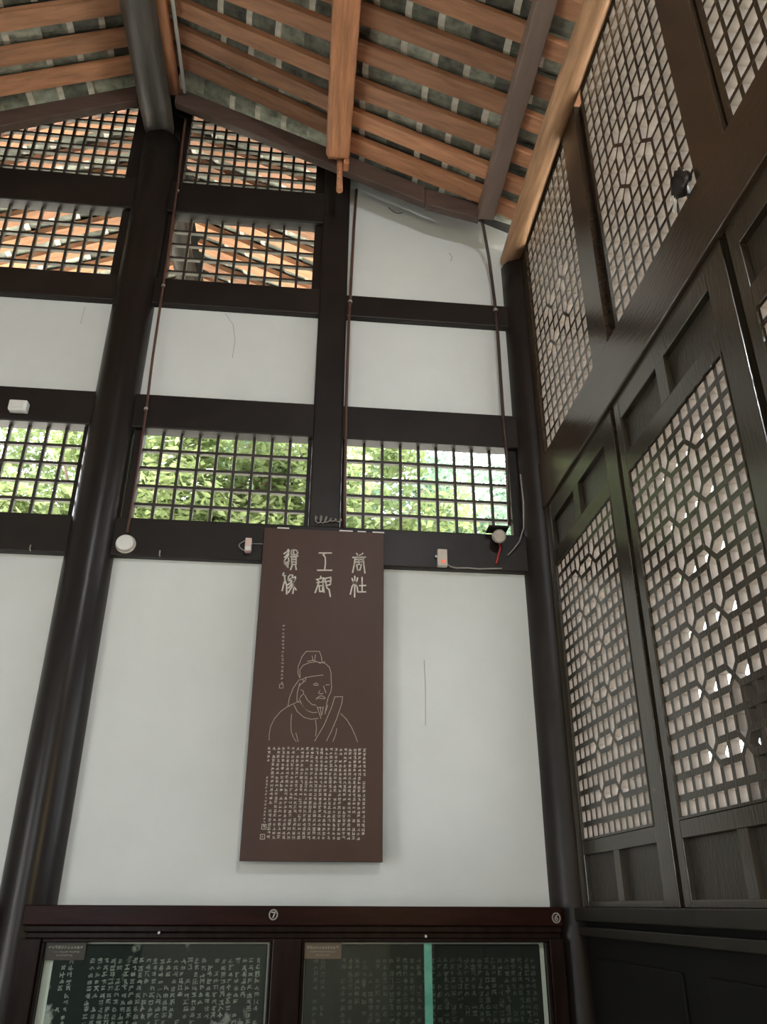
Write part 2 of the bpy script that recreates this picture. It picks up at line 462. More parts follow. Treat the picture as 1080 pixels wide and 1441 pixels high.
def lattice(parent, axis, d0, u0, v0, nc, nr, pu, pv, mats, w, depth, xcols=(), xrows=(), top=None):
    """grid of separate bars; xcols/xrows: cells whose borders are replaced by crossed diagonals"""
    def P(u, v, d):
        return Vector((u, d0 + d, v)) if axis == 'G' else Vector((d0 + d, -u, v))
    X = {(c, r) for c in xcols for r in xrows}

    def runs(n, broken):
        out, s = [], 0
        for k in range(n + 1):
            if k == n or broken(k):
                if k > s:
                    out.append((s, k))
                s = k + 1
        return out
    for i in range(1, nc):
        u = u0 + i * pu
        for (a, b) in runs(nr, lambda r: (i - 1, r) in X or (i, r) in X):
            z0, z1 = v0 + a * pv, v0 + b * pv
            if top is not None:
                z1 = min(z1, top(u))
                if z1 - z0 < 0.02:
                    continue
            link_mesh('bar', bar_mesh(axis, w, z1 - z0, depth - 0.003, mats), P(u, (z0 + z1) / 2, 0.0015), parent)
    for j in range(1, nr):
        v = v0 + j * pv
        for (a, b) in runs(nc, lambda c: (c, j - 1) in X or (c, j) in X):
            ua, ub = u0 + a * pu, u0 + b * pu
            if top is not None:
                st = 0.01
                while ua < ub and top(ua) < v:
                    ua += st
                while ub > ua and top(ub) < v:
                    ub -= st
                if ub - ua < 0.03:
                    continue
            link_mesh('bar', bar_mesh(axis, ub - ua, w, depth, mats), P((ua + ub) / 2, v, 0), parent)
    if axis == 'R':                       # bars lining the four borders
        for u in (u0 + w / 4, u0 + nc * pu - w / 4):
            link_mesh('bar', bar_mesh(axis, w / 2, nr * pv, depth + 0.006, mats), P(u, v0 + nr * pv / 2, 0.002), parent)
        for v in (v0 + w / 4, v0 + nr * pv - w / 4):
            link_mesh('bar', bar_mesh(axis, nc * pu - w, w / 2, depth + 0.006, mats), P(u0 + nc * pu / 2, v, 0.0025), parent)
    L = math.hypot(pu, pv)
    an = math.atan2(pv, pu)
    for (c, r) in sorted(X):
        u, v = u0 + (c + 0.5) * pu, v0 + (r + 0.5) * pv
        for k, s in enumerate((1, -1)):
            me = bar_mesh(axis, L, w * 0.85, depth - 0.001 - 0.001 * k, mats)
            if axis == 'G':
                link_mesh('diagonal_bar', me, P(u, v, 0.0005), parent, (0, -s * an, 0))
            else:
                link_mesh('diagonal_bar', me, P(u, v, 0.0005 + 0.0005 * k), parent, (s * an, 0, 0))

# ------------------------------------------------------------------ gable windows
def gable_window(n, x0, x1, z0, z1, nc, nr, label, top=None, fl=0.06, fr=0.06):
    e = empty('window_%d' % n, ((x0 + x1) / 2, 0.0, z0))
    tag(e, label, 'window', kind='structure')
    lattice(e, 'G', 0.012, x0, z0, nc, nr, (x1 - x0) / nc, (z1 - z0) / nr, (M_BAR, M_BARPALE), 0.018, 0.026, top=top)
    for (a, b) in ((x0 - fl, x0), (x1, x1 + fr)):
        zt = z1 if top is None else min(top(a), top(b)) - 0.01
        box_obj('frame', M_DARK, a, b, -0.012, 0.05, z0, zt, e)
    return e

PW = 0.1133
gable_window(1, -1.075, -0.045, ZA1 - 0.005, ZB0, 9, 5, 'low square lattice window with green foliage next to the tall column')
gable_window(2, 0.200, 1.262, ZA1, ZB0, 9, 5, 'low square lattice window with foliage behind, right of the short post')
gable_window(3, -2.475, -1.445, ZA1, ZB0, 9, 5, 'low square lattice window left of the tall column')
gable_window(4, -1.095, -0.078, ZC1 + 0.01, ZD0, 9, 5, 'wide-celled upper lattice window right of the tall column')
gable_window(5, -2.50, -1.475, ZC1 + 0.01, ZD0, 9, 5, 'wide-celled upper lattice window left of the tall column')
gable_window(6, -1.085, -0.09, ZD1 - 0.005, ZD1 + 12 * 0.0925, 11, 12, 'fine sloping lattice under the roof right of the ridge', top=lambda u: zroof(u) + 0.40, fl=0.20, fr=0.09)
gable_window(7, -2.50, -1.505, ZD1 - 0.005, ZD1 + 12 * 0.0925, 11, 12, 'fine sloping lattice under the roof left of the ridge', top=lambda u: zroof(u) + 0.40, fr=0.20)

# ------------------------------------------------------------------ roof
DECK = 0.20
dk = MB()
YO = 2.75
for sg in (1, -1):
    xe = XC + sg * 3.85
    q = [(XC, ZRIDGE + DECK), (xe, zroof(xe) + DECK)]
    a, b2 = q
    poly = [a, b2, (b2[0], b2[1] + 0.06), (a[0], a[1] + 0.06)]
    up = [(x, z + 0.22) for x, z in poly]
    if sg == -1:
        poly, up = list(reversed(poly)), list(reversed(up))
    dk.prism(poly, -9.3, 0.03)
    dk.prism(up, 0.0, YO)
ceil = dk.build('ceiling', M_DECK)
tag(ceil, 'sloping roof of clay tiles laid over wooden rafters', 'ceiling', kind='structure')

RA = math.atan(SL)
RT = 0.055
DZO = 0.22                  # the roof outside the gable sits a little higher

def zr(x, y):
    return zroof(x) + (DZO if y > 0 else 0.0)

RAFC = {}

def rafter(xa, xb, ya, yb, w=0.115):
    """one flat rafter board lying on the roof plane from (xa, ya) to (xb, yb)"""
    za, zb = zr(xa, ya), zr(xb, yb)
    A, B = Vector((xa, ya, za)), Vector((xb, yb, zb))
    t = (B - A)
    L = t.length
    key = (round(L, 3), round(w, 3))
    if key not in RAFC:
        b = MB().box(-L / 2, L / 2, -w / 2, w / 2, 0, RT)
        me = bpy.data.meshes.new('rafter')
        me.from_pydata(b.v, [], b.f)
        me.materials.append(M_RAFTER)
        RAFC[key] = me
    c = (A + B) / 2
    ang = math.atan2(-(zb - za), abs(xb - xa)) * (1 if xb > xa else -1)
    yaw = math.atan2(yb - ya, abs(xb - xa)) * (1 if xb > xa else -1)
    return link_mesh('rafter', RAFC[key], c, ceil, (0, ang, yaw))

XP2, XP3, XEV = 0.063, 1.148, 1.38
YS_R = [-0.385, -0.605, -0.835, -1.10, -1.34, -1.59, -1.84, -2.09, -2.34, -2.59, -2.84, -3.09]
YS_1 = [(-0.45, -0.54), (-0.645, -0.73), (-0.88, -0.925), (-1.16, -1.165), (-1.40, -1.40), (-1.64, -1.64), (-1.88, -1.88), (-2.12, -2.12), (-2.36, -2.36), (-2.60, -2.60), (-2.84, -2.84), (-3.08, -3.08)]
YS_L = [-0.455, -0.665, -0.905, -1.15, -1.40, -1.65, -1.90, -2.15, -2.40, -2.65, -2.90, -3.15]
YS_OUT = [0.13, 0.38, 0.63, 0.88, 1.13, 1.38, 1.63, 1.88, 2.13, 2.38, 2.63]
for y in YS_R + YS_OUT:
    rafter(XP2 - 0.02, XP3 + 0.02, y + random.uniform(-.006, .006), y + random.uniform(-.012, .012), 0.115 + random.choice((-.008, 0, .008)))
    rafter(XP3 + 0.02, 2.5, y + 0.03, y + 0.03, 0.105)
for (y, y1) in YS_1 + [(y, y) for y in YS_OUT]:
    rafter(XC + 0.05, XP2 - 0.02, y1, y, 0.112 + random.choice((-.008, 0, .008)))
for y in YS_L + YS_OUT:
    rafter(XC - 0.05, -2.66, y + 0.01, y, 0.112 + random.choice((-.008, 0, .008)))
    rafter(-2.66, -5.06, y, y, 0.112)

# roof tiles: pan tiles hanging between the rafters, overlapping down the slope
TILEC = {}
TP = 0.2165

def tile_geo(w, lime=True):
    b = MB()
    n, L, th, lb = 6, 0.27, 0.018, 0.042
    def sec(x, dz):
        lo, hi = [], []
        for k in range(n + 1):
            t = -1 + 2 * k / n
            z = RT + 0.052 - 0.055 * (1 - t * t) + dz
            lo.append((x, t * w / 2, z))
            hi.append((x, t * w / 2, z + th))
        return lo, hi
    (l0, h0), (lm, hm), (l1, h1) = sec(-L / 2, 0), sec(-L / 2 + lb, 0.024 * lb / L), sec(L / 2, 0.024)
    for k in range(n):
        mid = 1 <= k < n - 1
        b.face([l0[k], l0[k + 1], lm[k + 1], lm[k]], 1 if (lime and mid) else 0)
        b.face([lm[k], lm[k + 1], l1[k + 1], l1[k]])
        b.face([h0[k], h1[k], h1[k + 1], h0[k + 1]])
        b.face([l0[k + 1], l0[k], h0[k], h0[k + 1]], 1 if lime else 0)
        b.face([l1[k], l1[k + 1], h1[k + 1], h1[k]])
    return b

def tile_mesh(w, lime):
    w = round(w, 2)
    if (w, lime) not in TILEC:
        b = tile_geo(w, lime)
        me = bpy.data.meshes.new('roof_tile')
        me.from_pydata(b.v, [], b.f)
        me.materials.append(M_TILE)
        me.materials.append(M_LIME)
        me.polygons.foreach_set('material_index', b.m)
        TILEC[(w, lime)] = me
    return TILEC[(w, lime)]

tiles = []
def bay(ya, yb, x0, x1, sg, off):
    yc, w = (ya + yb) / 2, abs(yb - ya) - 0.01
    n = int((abs(x1 - x0)) / (TP * math.cos(RA))) + 1
    for k in range(n):
        x = x0 + sg * (k + off) * TP * math.cos(RA)
        tiles.append((x, yc + random.uniform(-.006, .006), w, sg, random.uniform(-.02, .02)))

def bays(ys, x0, x1, sg):
    ys = sorted(ys)
    for a, b in zip(ys, ys[1:]):
        bay(a, b, x0, x1, sg, random.choice((0.35, 0.5, 0.42)))

for ys in (YS_R + [-0.13], [0.12] + YS_OUT[1:]):
    bays(ys, XC + 0.12, 2.45, 1)
for ys in (YS_L + [-0.13], [0.12] + YS_OUT[1:]):
    bays(ys, XC - 0.12, -4.9, -1)
# largest in view first: those over the room and just past the gable
def rank(t):
    x, y = t[0], t[1]
    inside = -1.9 < y < -0.2 and x < 1.5 and x > -2.5
    over = 0 < y < 2.0 and -2.4 < x < 0.3
    return 0 if inside else (1 if over else 2 + abs(y))
tiles.sort(key=rank)
rest = MB()
for k, (x, y, w, sg, jit) in enumerate(tiles):
    rot = (0, RA * sg, 0 if sg == 1 else math.pi)
    if k < 300:
        o = link_mesh('roof_tile', tile_mesh(w, k % 7 not in (2, 5)), (x, y, zr(x, y)), ceil)
        o.rotation_euler = (Matrix.Rotation(RA * sg, 3, 'Y') @ Matrix.Rotation((0 if sg == 1 else math.pi) + jit, 3, 'Z')).to_euler()
    else:
        tb = tile_geo(w)
        R = Matrix.Rotation(RA * sg, 3, 'Y') @ Matrix.Rotation((0 if sg == 1 else math.pi) + jit, 3, 'Z')
        i = len(rest.v)
        rest.v += [tuple(R @ Vector(v) + Vector((x, y, zr(x, y)))) for v in tb.v]
        rest.f += [tuple(i + q for q in f) for f in tb.f]
        rest.m += tb.m
if rest.v:
    o = rest.build('roof_tile_rest', [M_TILE, M_LIME], ceil)
    o.name = 'roof_tiles'
    o['kind'] = 'stuff'

# purlins
def log(name, mt, x, z, r, y0, y1, label, seg=20, wob=0.004, rr=None):
    b = MB()
    n = 24
    pts = [(x + wob * math.sin(k * 1.1), y0 + (y1 - y0) * k / n, z + wob * math.cos(k * 0.9)) for k in range(n + 1)]
    b.tube(pts, rr or r, seg)
    return tag(b.build(name, mt, smooth=True), label, 'purlin')

b = MB()
pts = [(-1.308, y, 6.97) for y in (-9.0, -6, -4, -2.5, -1.5, -0.8, -0.3, -0.06, 0.03)]
b.tube(pts, [0.118] * 7 + [0.112, 0.09], 24)
tag(b.build('ridge_purlin', M_RIDGE, smooth=True), 'thick dark ridge log resting on the tall column', 'purlin')
log('ridge_batten', M_PURLIN, -1.186, 7.094, 0.051, -9.0, -0.30, 'slim orange log alongside the dark ridge log', seg=14)
tag(MB().tube([(-1.095, -9.0, 7.05), (-1.095, -3, 7.05), (-1.092, -0.33, 7.045)], 0.013, 8).build('conduit', M_WHITE, smooth=True),
    'thin pale conduit running beside the ridge log', 'conduit')
b = MB()
b.tube([(XP2, y, 6.605 - 0.085) for y in (-9.0, -6, -4, -3, -2, -1.2, -0.7, -0.36)], 0.084, 16)
pr = empty('purlin', (XP2, -3, 6.43))
tag(pr, 'orange squared log in the middle of the right roof slope', 'purlin')
# squared log with rounded edges
pm = MB().box(XP2 - 0.086, XP2 + 0.086, -9.0, -0.36, 6.435, 6.600)
pm.build('log', M_PURLIN, pr, bevel=0.03)
MB().box(XP2 - 0.07, XP2 + 0.085, -0.42, -0.30, 6.505, 6.58).build('tenon', M_PURLIN, pr, bevel=0.006)
MB().box(XP2 + 0.045, XP2 + 0.085, -0.37, -0.295, 6.40, 6.51).build('bracket_ear', M_PURLIN, pr, bevel=0.006)
b = MB().tube([(0.082, -0.315, 6.53), (0.083, -0.318, 6.44), (0.085, -0.32, 6.33), (0.087, -0.322, 6.175)], [0.020, 0.023, 0.020, 0.024], 10)
tag(b.build('wooden_peg', M_PURLIN, smooth=True), 'small wooden peg hanging at the end of the orange purlin', 'peg')
log('purlin', M_DARK, XP2, 6.50, 0.08, 0.12, YO, 'dark purlin outside the gable seen through the upper lattice')
log('purlin', M_DARK, -1.30, 6.97, 0.10, 0.12, YO, 'dark ridge log continuing outside beyond the gable wall')
log('purlin', M_EAVE, XEV, 5.930, 0.075, -9.0, -0.02, 'tan round eave log above the lattice wall', wob=0.005)
tag(MB().box(1.088, 1.203, -9.0, -0.30, 6.03, 6.145).build('purlin', M_P3, bevel=0.006), 'straight brown painted purlin near the lower end of the rafters', 'purlin')
log('purlin', M_PURLIN, 2 * XC - XP2, 6.52, 0.08, -9.0, -0.30, 'orange log on the left roof slope beyond the ridge')
log('purlin', M_EAVE, 2 * XC - XEV, 5.93, 0.075, -9.0, -0.02, 'tan eave log along the far left wall')

# boards under the roof edge along the gable
def edge_board(x0, zt0, x1, zt1, h, label, y0=-0.295, y1=-0.235):
    b = MB().prism([(x0, zt0 - h), (x1, zt1 - h), (x1, zt1), (x0, zt0)], y0, y1)
    return tag(b.build('edge_board', M_EDGE, bevel=0.005), label, 'board')

edge_board(-1.165, zroof(-1.165) - 0.006, 0.71, zroof(0.71) - 0.006, 0.165, 'brown sloping board under the rafters, right of the ridge')
edge_board(0.712, 6.298, 1.10, 6.205, 0.155, 'short flatter brown board joining the lower brown purlin')
b = MB().prism([(-2.53, zroof(-2.53) - 0.17), (-1.44, zroof(-1.44) - 0.17), (-1.44, zroof(-1.44) - 0.006), (-2.53, zroof(-2.53) - 0.006)], -0.295, -0.235)
tag(b.build('edge_board', M_EDGE, bevel=0.005), 'brown sloping board under the rafters, left of the ridge', 'board')

# ------------------------------------------------------------------ right lattice wall
ZS = 1.595                    # sill
tag(box_obj('trim_1', M_PAINT, 1.425, 1.53, -4.75, -0.06, 3.815, 4.135, None, bevel=0.006), 'broad brown rail between the lower doors and the upper lattices', 'rail', kind='structure')
tag(box_obj('trim_2', M_SILL, 1.40, 1.52, -4.75, -0.08, 1.535, ZS, None, bevel=0.005), 'dark sill under the lattice doors', 'sill', kind='structure')
tag(box_obj('trim_3', M_SILL, 1.415, 1.52, -4.75, -0.08, 1.47, 1.51, None, bevel=0.005), 'dark moulding below the sill', 'trim', kind='structure')
wr = MB().box(1.46, 1.515, -4.75, 0.0, 0.0, 1.54)
wr = wr.build('wall_right', mat('wainscot_wood', (0.005, 0.0045, 0.004), 0.7, 0.2, 5, spec=0.2))  # base colour taken near black for the unlit wall below the sill
tag(wr, 'shade-darkened wooden wainscot under the lattice doors', 'wall', kind='structure')
for k in range(4):
    y0 = -0.2 - 1.145 * k
    box_obj('panel', MATS['wainscot_wood'], 1.445, 1.465, y0 - 0.98, y0 - 0.05, 0.18, 1.38, wr, bevel=0.008)
# end of the lattice wall and the open front doorway behind the viewer
tag(box_obj('trim_4', M_PAINT, 1.42, 1.55, -4.95, -4.75, 0, 5.86, None, bevel=0.006), 'brown door post at the end of the lattice wall', 'post', kind='structure')
tag(box_obj('trim_5', M_PAINT, 1.43, 1.55, -9.0, -4.95, 0.0, 5.86), 'closed brown boarded wall along the right side behind the viewer', 'wall', kind='structure')
tag(box_obj('trim_6', M_LEAF, 1.435, 1.53, -0.155, -0.05, ZS, 3.815, None), 'dark jamb between the corner column and the first lattice door', 'jamb', kind='structure')
tag(box_obj('trim_7', M_PAINT, 1.435, 1.53, -0.24, -0.05, 4.135, 5.88, None), 'brown jamb between the corner column and the first upper lattice', 'jamb', kind='structure')

MATS_R = (M_LEAF, M_LITSIDE)
PU = 0.0754

def door_leaf(n, ya, label):
    """ya: y of the lattice's left border (nearest the gable)"""
    e = empty('door_%d' % n, (XR + 0.02, ya - 0.45, ZS))
    tag(e, label, 'door', kind='structure')
    l0, l1 = ya + 0.062, ya - 12 * PU - 0.135
    zb, zt = 1.895, 1.895 + 20 * PU
    y1 = ya - 12 * PU
    f0, f1 = XR - 0.006, XR + 0.045
    box_obj('stile', M_LEAF, f0, f1, ya, l0, ZS, 3.812, e, bevel=0.004)
    box_obj('stile', M_LEAF, f0, f1, l1, y1, ZS, 3.812, e, bevel=0.004)
    box_obj('rail', M_LEAF, f0, f1, y1, ya, 3.69, 3.812, e, bevel=0.003)
    box_obj('rail', M_LEAF, f0, f1, y1, ya, zt, 3.495, e, bevel=0.003)
    box_obj('rail', M_LEAF, f0, f1, y1, ya, 1.83, zb, e, bevel=0.003)
    box_obj('rail', M_LEAF, f0, f1, y1, ya, ZS, 1.622, e, bevel=0.003)
    ym = (ya + y1) / 2
    box_obj('muntin', M_LEAF, f0, f1, ym - 0.042, ym + 0.042, 3.495, 3.69, e)
    box_obj('muntin', M_LEAF, f0, f1, ym - 0.035, ym + 0.035, 1.622, 1.83, e)
    for (a, b) in ((ym + 0.042, ya), (y1, ym - 0.042)):
        box_obj('top_panel', M_PANELD, XR + 0.024, XR + 0.04, a, b, 3.495, 3.69, e)
    for (a, b) in ((ym + 0.035, ya), (y1, ym - 0.035)):
        box_obj('waist_panel', M_PANELD, XR + 0.024, XR + 0.04, a, b, 1.622, 1.83, e)
    # slim bead around the lattice
    for (a, b, c, d) in ((ya - 0.006, ya, zb, zt), (y1, y1 + 0.006, zb, zt)):
        box_obj('bead', M_LEAF, XR - 0.010, XR + 0.02, a, b, c, d, e)
    for (c, d) in ((zb, zb + 0.006), (zt - 0.006, zt)):
        box_obj('bead', M_LEAF, XR - 0.010, XR + 0.02, y1 + 0.006, ya - 0.006, c, d, e)
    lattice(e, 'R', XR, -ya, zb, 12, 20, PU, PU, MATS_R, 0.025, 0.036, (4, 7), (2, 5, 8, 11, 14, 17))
    return e

door_leaf(1, -0.217, 'lattice door next to the corner column')
door_leaf(2, -0.217 - 1.145, 'second lattice door from the corner column')
door_leaf(3, -0.217 - 2.290, 'third lattice door, cut by the right edge of the picture')
door_leaf(4, -0.217 - 3.435, 'fourth lattice door from the corner column')
# dark gaps between leaves are covered from outside by cover strips
for k in range(3):
    y = -0.217 - 1.145 * k - 12 * PU - 0.135
    tag(box_obj('trim_%d' % (8 + k), M_DARK, XR + 0.035, XR + 0.06, y - 0.06, y + 0.02, ZS, 3.815),
        'dark strip closing the gap between neighbouring lattice doors, number %d from the corner' % (k + 1), 'trim', kind='structure')

def upper_lattice(n, ya, nc, label):
    e = empty('window_%d' % n, (XR + 0.02, ya - 0.45, 4.14))
    tag(e, label, 'window', kind='structure')
    pu, pv, nr = 0.0885, 0.0954, 18
    y1 = ya - nc * pu
    z0, z1 = 4.15, 4.15 + nr * pv
    box_obj('stile', M_PAINT, XR - 0.012, XR + 0.05, y1 - 0.225, y1, 4.135, 5.90, e, bevel=0.004)
    box_obj('stile', M_LEAF, XR + 0.004, XR + 0.05, ya, ya + 0.03, 4.135, 5.90, e)
    box_obj('stile', M_DARK, XR + 0.03, XR + 0.05, ya + 0.03, ya + 0.13, 4.135, 5.90, e)
    box_obj('rail', M_PAINT, XR - 0.004, XR + 0.05, y1, ya, 4.135, 4.15, e)
    box_obj('rail', M_PAINT, XR - 0.004, XR + 0.05, y1, ya, z1, 5.93, e)
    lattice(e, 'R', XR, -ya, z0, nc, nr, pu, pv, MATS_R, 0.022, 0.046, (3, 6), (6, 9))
    return e

upper_lattice(8, -0.245, 10, 'tall upper lattice beside the corner column under the eave log')
upper_lattice(9, -1.468, 10, 'second tall upper lattice, with a dark lump near its lower corner')
upper_lattice(10, -2.625, 10, 'third upper lattice at the top right corner of the picture')
upper_lattice(11, -3.80, 10, 'fourth upper lattice from the corner column')

# dark lump with cobweb
b = MB()
import_pts = []
n1, n2 = 9, 12
for i in range(n1 + 1):
    th = math.pi * i / n1
    for j in range(n2):
        ph = 2 * math.pi * j / n2
        r = 0.052 * (1 + 0.22 * math.sin(3 * ph + i) * math.sin(th) + 0.10 * math.cos(5 * ph + 2 * i))
        b.v.append((1.415 + r * math.sin(th) * math.cos(ph) * 0.7, -2.29 + r * math.sin(th) * math.sin(ph), 4.215 + 1.15 * r * math.cos(th)))
for i in range(n1):
    for j in range(n2):
        j2 = (j + 1) % n2
        b.f.append((i * n2 + j, (i + 1) * n2 + j, (i + 1) * n2 + j2, i * n2 + j2))
        b.m.append(0)
o = b.build('nest', M_DARK, smooth=True)
tag(o, 'dark rounded lump with cobweb at the foot of the second upper lattice', 'nest')
w = MB()
for k in range(9):
    a = random.uniform(0, 6.28)
    w.tube([(1.42, -2.25 + 0.03 * math.cos(a), 4.225 + 0.04 * math.sin(a)), (1.445, -2.22 + 0.08 * math.cos(a), 4.25 + 0.09 * math.sin(a))], 0.0015, 4)
w.build('cobweb', M_WEB, o)['kind'] = 'stuff'

# dark board outside, right behind the second and third doors
nb = empty('notice_board', (1.505, -2.5, 1.597))
tag(nb, 'dark board on the outer sill close behind the lower part of the lattice doors', 'board')
box_obj('panel', M_BLACKOUT, 1.496, 1.512, -3.0, -1.935, 1.597, 2.285, nb)
for y in (-2.9, -2.0):
    box_obj('batten', M_BLACKOUT, 1.512, 1.53, y - 0.025, y + 0.025, 1.597, 2.27, nb)

# ------------------------------------------------------------------ hanging board
def ribbon(b, pts, w, y, mi=0):
    for (x0, z0), (x1, z1) in zip(pts, pts[1:]):
        d = Vector((x1 - x0, z1 - z0))
        if d.length < 1e-6:
            continue
        d.normalize()
        nx, nz = -d.y * w / 2, d.x * w / 2
        ex, ez = d.x * w * 0.3, d.y * w * 0.3
        b.face([(x0 - ex - nx, y, z0 - ez - nz), (x1 + ex - nx, y, z1 + ez - nz), (x1 + ex + nx, y, z1 + ez + nz), (x0 - ex + nx, y, z0 - ez + nz)], mi)

def decode(s):
    out = []
    for pl in s.split('|'):
        q = [int(a) / 1e4 for a in pl.split()]
        out.append(list(zip(q[0::2], q[1::2])))
    return out

def glyphs(b, x, z, s, y, w, n=6):
    """an illegible worn little character: a few crossing strokes"""
    for _ in range(n):
        k = random.random()
        if k < 0.45:
            zz = z + random.uniform(-.45, .45) * s
            l = random.uniform(.25, .5) * s
            ribbon(b, [(x - l, zz - 0.04 * s), (x + l, zz + 0.06 * s)], w, y)
        elif k < 0.75:
            xx = x + random.uniform(-.4, .4) * s
            l = random.uniform(.2, .5) * s
            ribbon(b, [(xx, z + l), (xx, z - l)], w, y)
        else:
            q = random.choice((-1, 1))
            ribbon(b, [(x + random.uniform(-.1, .1) * s, z + random.uniform(0, .4) * s), (x + q * 0.45 * s, z - random.uniform(.1, .5) * s)], w, y)

YB = -0.092
hb = empty('hanging_board', (0.08, YB, 1.795))
tag(hb, 'tall dark brown board with white seal script and a line portrait', 'board')
panel = MB().box(-0.277, 0.439, YB, YB + 0.028, 1.795, 3.619).build('panel', M_BOARD, hb, bevel=0.003)
strokes = decode(TITLE)
i = 0
for cnt in (13, 11, 3, 11, 7, 7):
    t = MB()
    for pl in strokes[i:i + cnt]:
        ribbon(t, pl, 0.0085, YB - 0.0012)
    i += cnt
    t.build('character', M_ENGR, hb)['kind'] = 'stuff'
t = MB()
for pl in decode(PORTRAIT):
    ribbon(t, pl, 0.0034, YB - 0.0012)
t.build('portrait', M_ENGR2, hb, label='pale line portrait of a bearded man in a cap holding a tablet')['kind'] = 'stuff'
t = MB()
for c in range(21):
    x = 0.339 - c * 0.0252
    nrow = 22 if c < 20 else 4
    for r in range(nrow):
        if random.random() < 0.03:
            continue
        glyphs(t, x + random.uniform(-.001, .001), 2.343 - r * 0.0208 + random.uniform(-.001, .001), 0.0155, YB - 0.001, 0.0026, 6)
for r in range(15):
    glyphs(t, -0.166, 2.193 - r * 0.0165, 0.010, YB - 0.001, 0.002, 5)
for (x, z) in ((-0.166, 1.955), (-0.170, 1.908)):
    s = 0.011
    ribbon(t, [(x - s, z - s), (x + s, z - s), (x + s, z + s), (x - s, z + s), (x - s, z - s)], 0.003, YB - 0.001)
    glyphs(t, x, z, s, YB - 0.001, 0.002, 3)
o = t.build('body_text', M_ENGR, hb, label='block of small worn white characters')
o['kind'] = 'stuff'
t = MB()
for r in range(16):
    glyphs(t, -0.128 + r * 0.0006, 3.015 - r * 0.0215, 0.013, YB - 0.001, 0.0022, 5)
x, z, s = -0.121, 2.672, 0.010
ribbon(t, [(x - s, z - s), (x + s, z - s), (x + s, z + s), (x - s, z + s), (x - s, z - s)], 0.003, YB - 0.001)
t.build('side_text', M_ENGR2, hb, label='thin column of small pale characters')['kind'] = 'stuff'
for (a, b2) in ((0.17, 0.25), (0.28, 0.33), (0.37, 0.44), (-0.20, -0.13)):
    MB().box(a, b2, YB - 0.001, YB + 0.02, 3.617, 3.624).build('edge_chip', M_WHITE, hb, label='pale worn chip on the upper edge')

# ------------------------------------------------------------------ display cases
def ring_badge(parent, x, z, digit):
    b = MB()
    y = -0.1625
    ring = [(x + 0.019 * math.cos(a * math.pi / 10), z + 0.021 * math.sin(a * math.pi / 10)) for a in range(21)]
    ribbon(b, ring, 0.0065, y)
    o = b.build('number_badge', M_ENGR, parent, label='white circled number')
    d = MB()
    if digit == 7:
        ribbon(d, [(x - 0.008, z + 0.010), (x + 0.008, z + 0.010), (x - 0.001, z - 0.012)], 0.006, y)
    else:
        ribbon(d, [(x + 0.006, z + 0.011), (x - 0.003, z + 0.007), (x - 0.007, z - 0.003), (x - 0.003, z - 0.011), (x + 0.004, z - 0.011), (x + 0.007, z - 0.005), (x + 0.003, z + 0.001), (x - 0.006, z - 0.001)], 0.0055, y)
    d.build('digit', M_ENGR, o)

def case(name, x0, x1, bays_, label):
    e = empty(name, ((x0 + x1) / 2, -0.08, 0))
    tag(e, label, 'display case')
    zb = 0.62
    box_obj('top_rail', M_CASE, x0, x1, -0.160, -0.002, 1.512, 1.596, e, bevel=0.004)
    box_obj('moulding', M_CASE2, x0 + 0.01, x1 - 0.005, -0.146, -0.002, 1.482, 1.512, e, bevel=0.006)
    box_obj('moulding', M_CASE2, x0 + 0.02, x1 - 0.01, -0.134, -0.002, 1.456, 1.482, e, bevel=0.005)
    box_obj('base', M_CASE2, x0, x1, -0.15, -0.002, 0.0, 0.52, e)
    box_obj('bottom_rail', M_CASE, x0, x1, -0.160, -0.002, 0.52, zb, e, bevel=0.004)
    edges = [x0] + [v for ab in bays_ for v in ab] + [x1]
    for i in range(0, len(edges), 2):
        a, b2 = edges[i], edges[i + 1]
        box_obj('stile', M_CASE2, a, b2, -0.145, -0.002, zb, 1.456, e, bevel=0.004)
    for (a, b2) in bays_:
        for (c, d) in ((a, a + 0.016), (b2 - 0.016, b2)):
            box_obj('bead', M_CASE2, c, d, -0.128, -0.10, zb, 1.440, e, bevel=0.004)
        box_obj('bead', M_CASE2, a, b2, -0.128, -0.10, 1.440, 1.456, e, bevel=0.004)
        box_obj('glass_pane', M_GLASS, a + 0.014, b2 - 0.014, -0.112, -0.108, zb, 1.442, e)
    return e

dc = case('display_case', -1.248, 1.325, ((-1.152, -0.088), (0.048, 1.255)), 'dark rosewood glass display case with circled numbers under the hanging board')
ring_badge(dc, -0.092, 1.558, 7)
ring_badge(dc, 1.292, 1.548, 6)
t = MB()
t.tube([(-0.62, -0.15, 1.482), (-0.62, -0.158, 1.480)], 0.006, 8)
t.build('screw', M_WHITE, dc)
t = MB()
t.tube([(0.645, -0.138, 1.468), (0.645, -0.146, 1.466)], 0.006, 8)
t.build('screw', M_WHITE, dc)
case('display_case', -3.9, -1.43, ((-3.8, -2.7), (-2.6, -1.53)), 'dark rosewood display case left of the tall column')

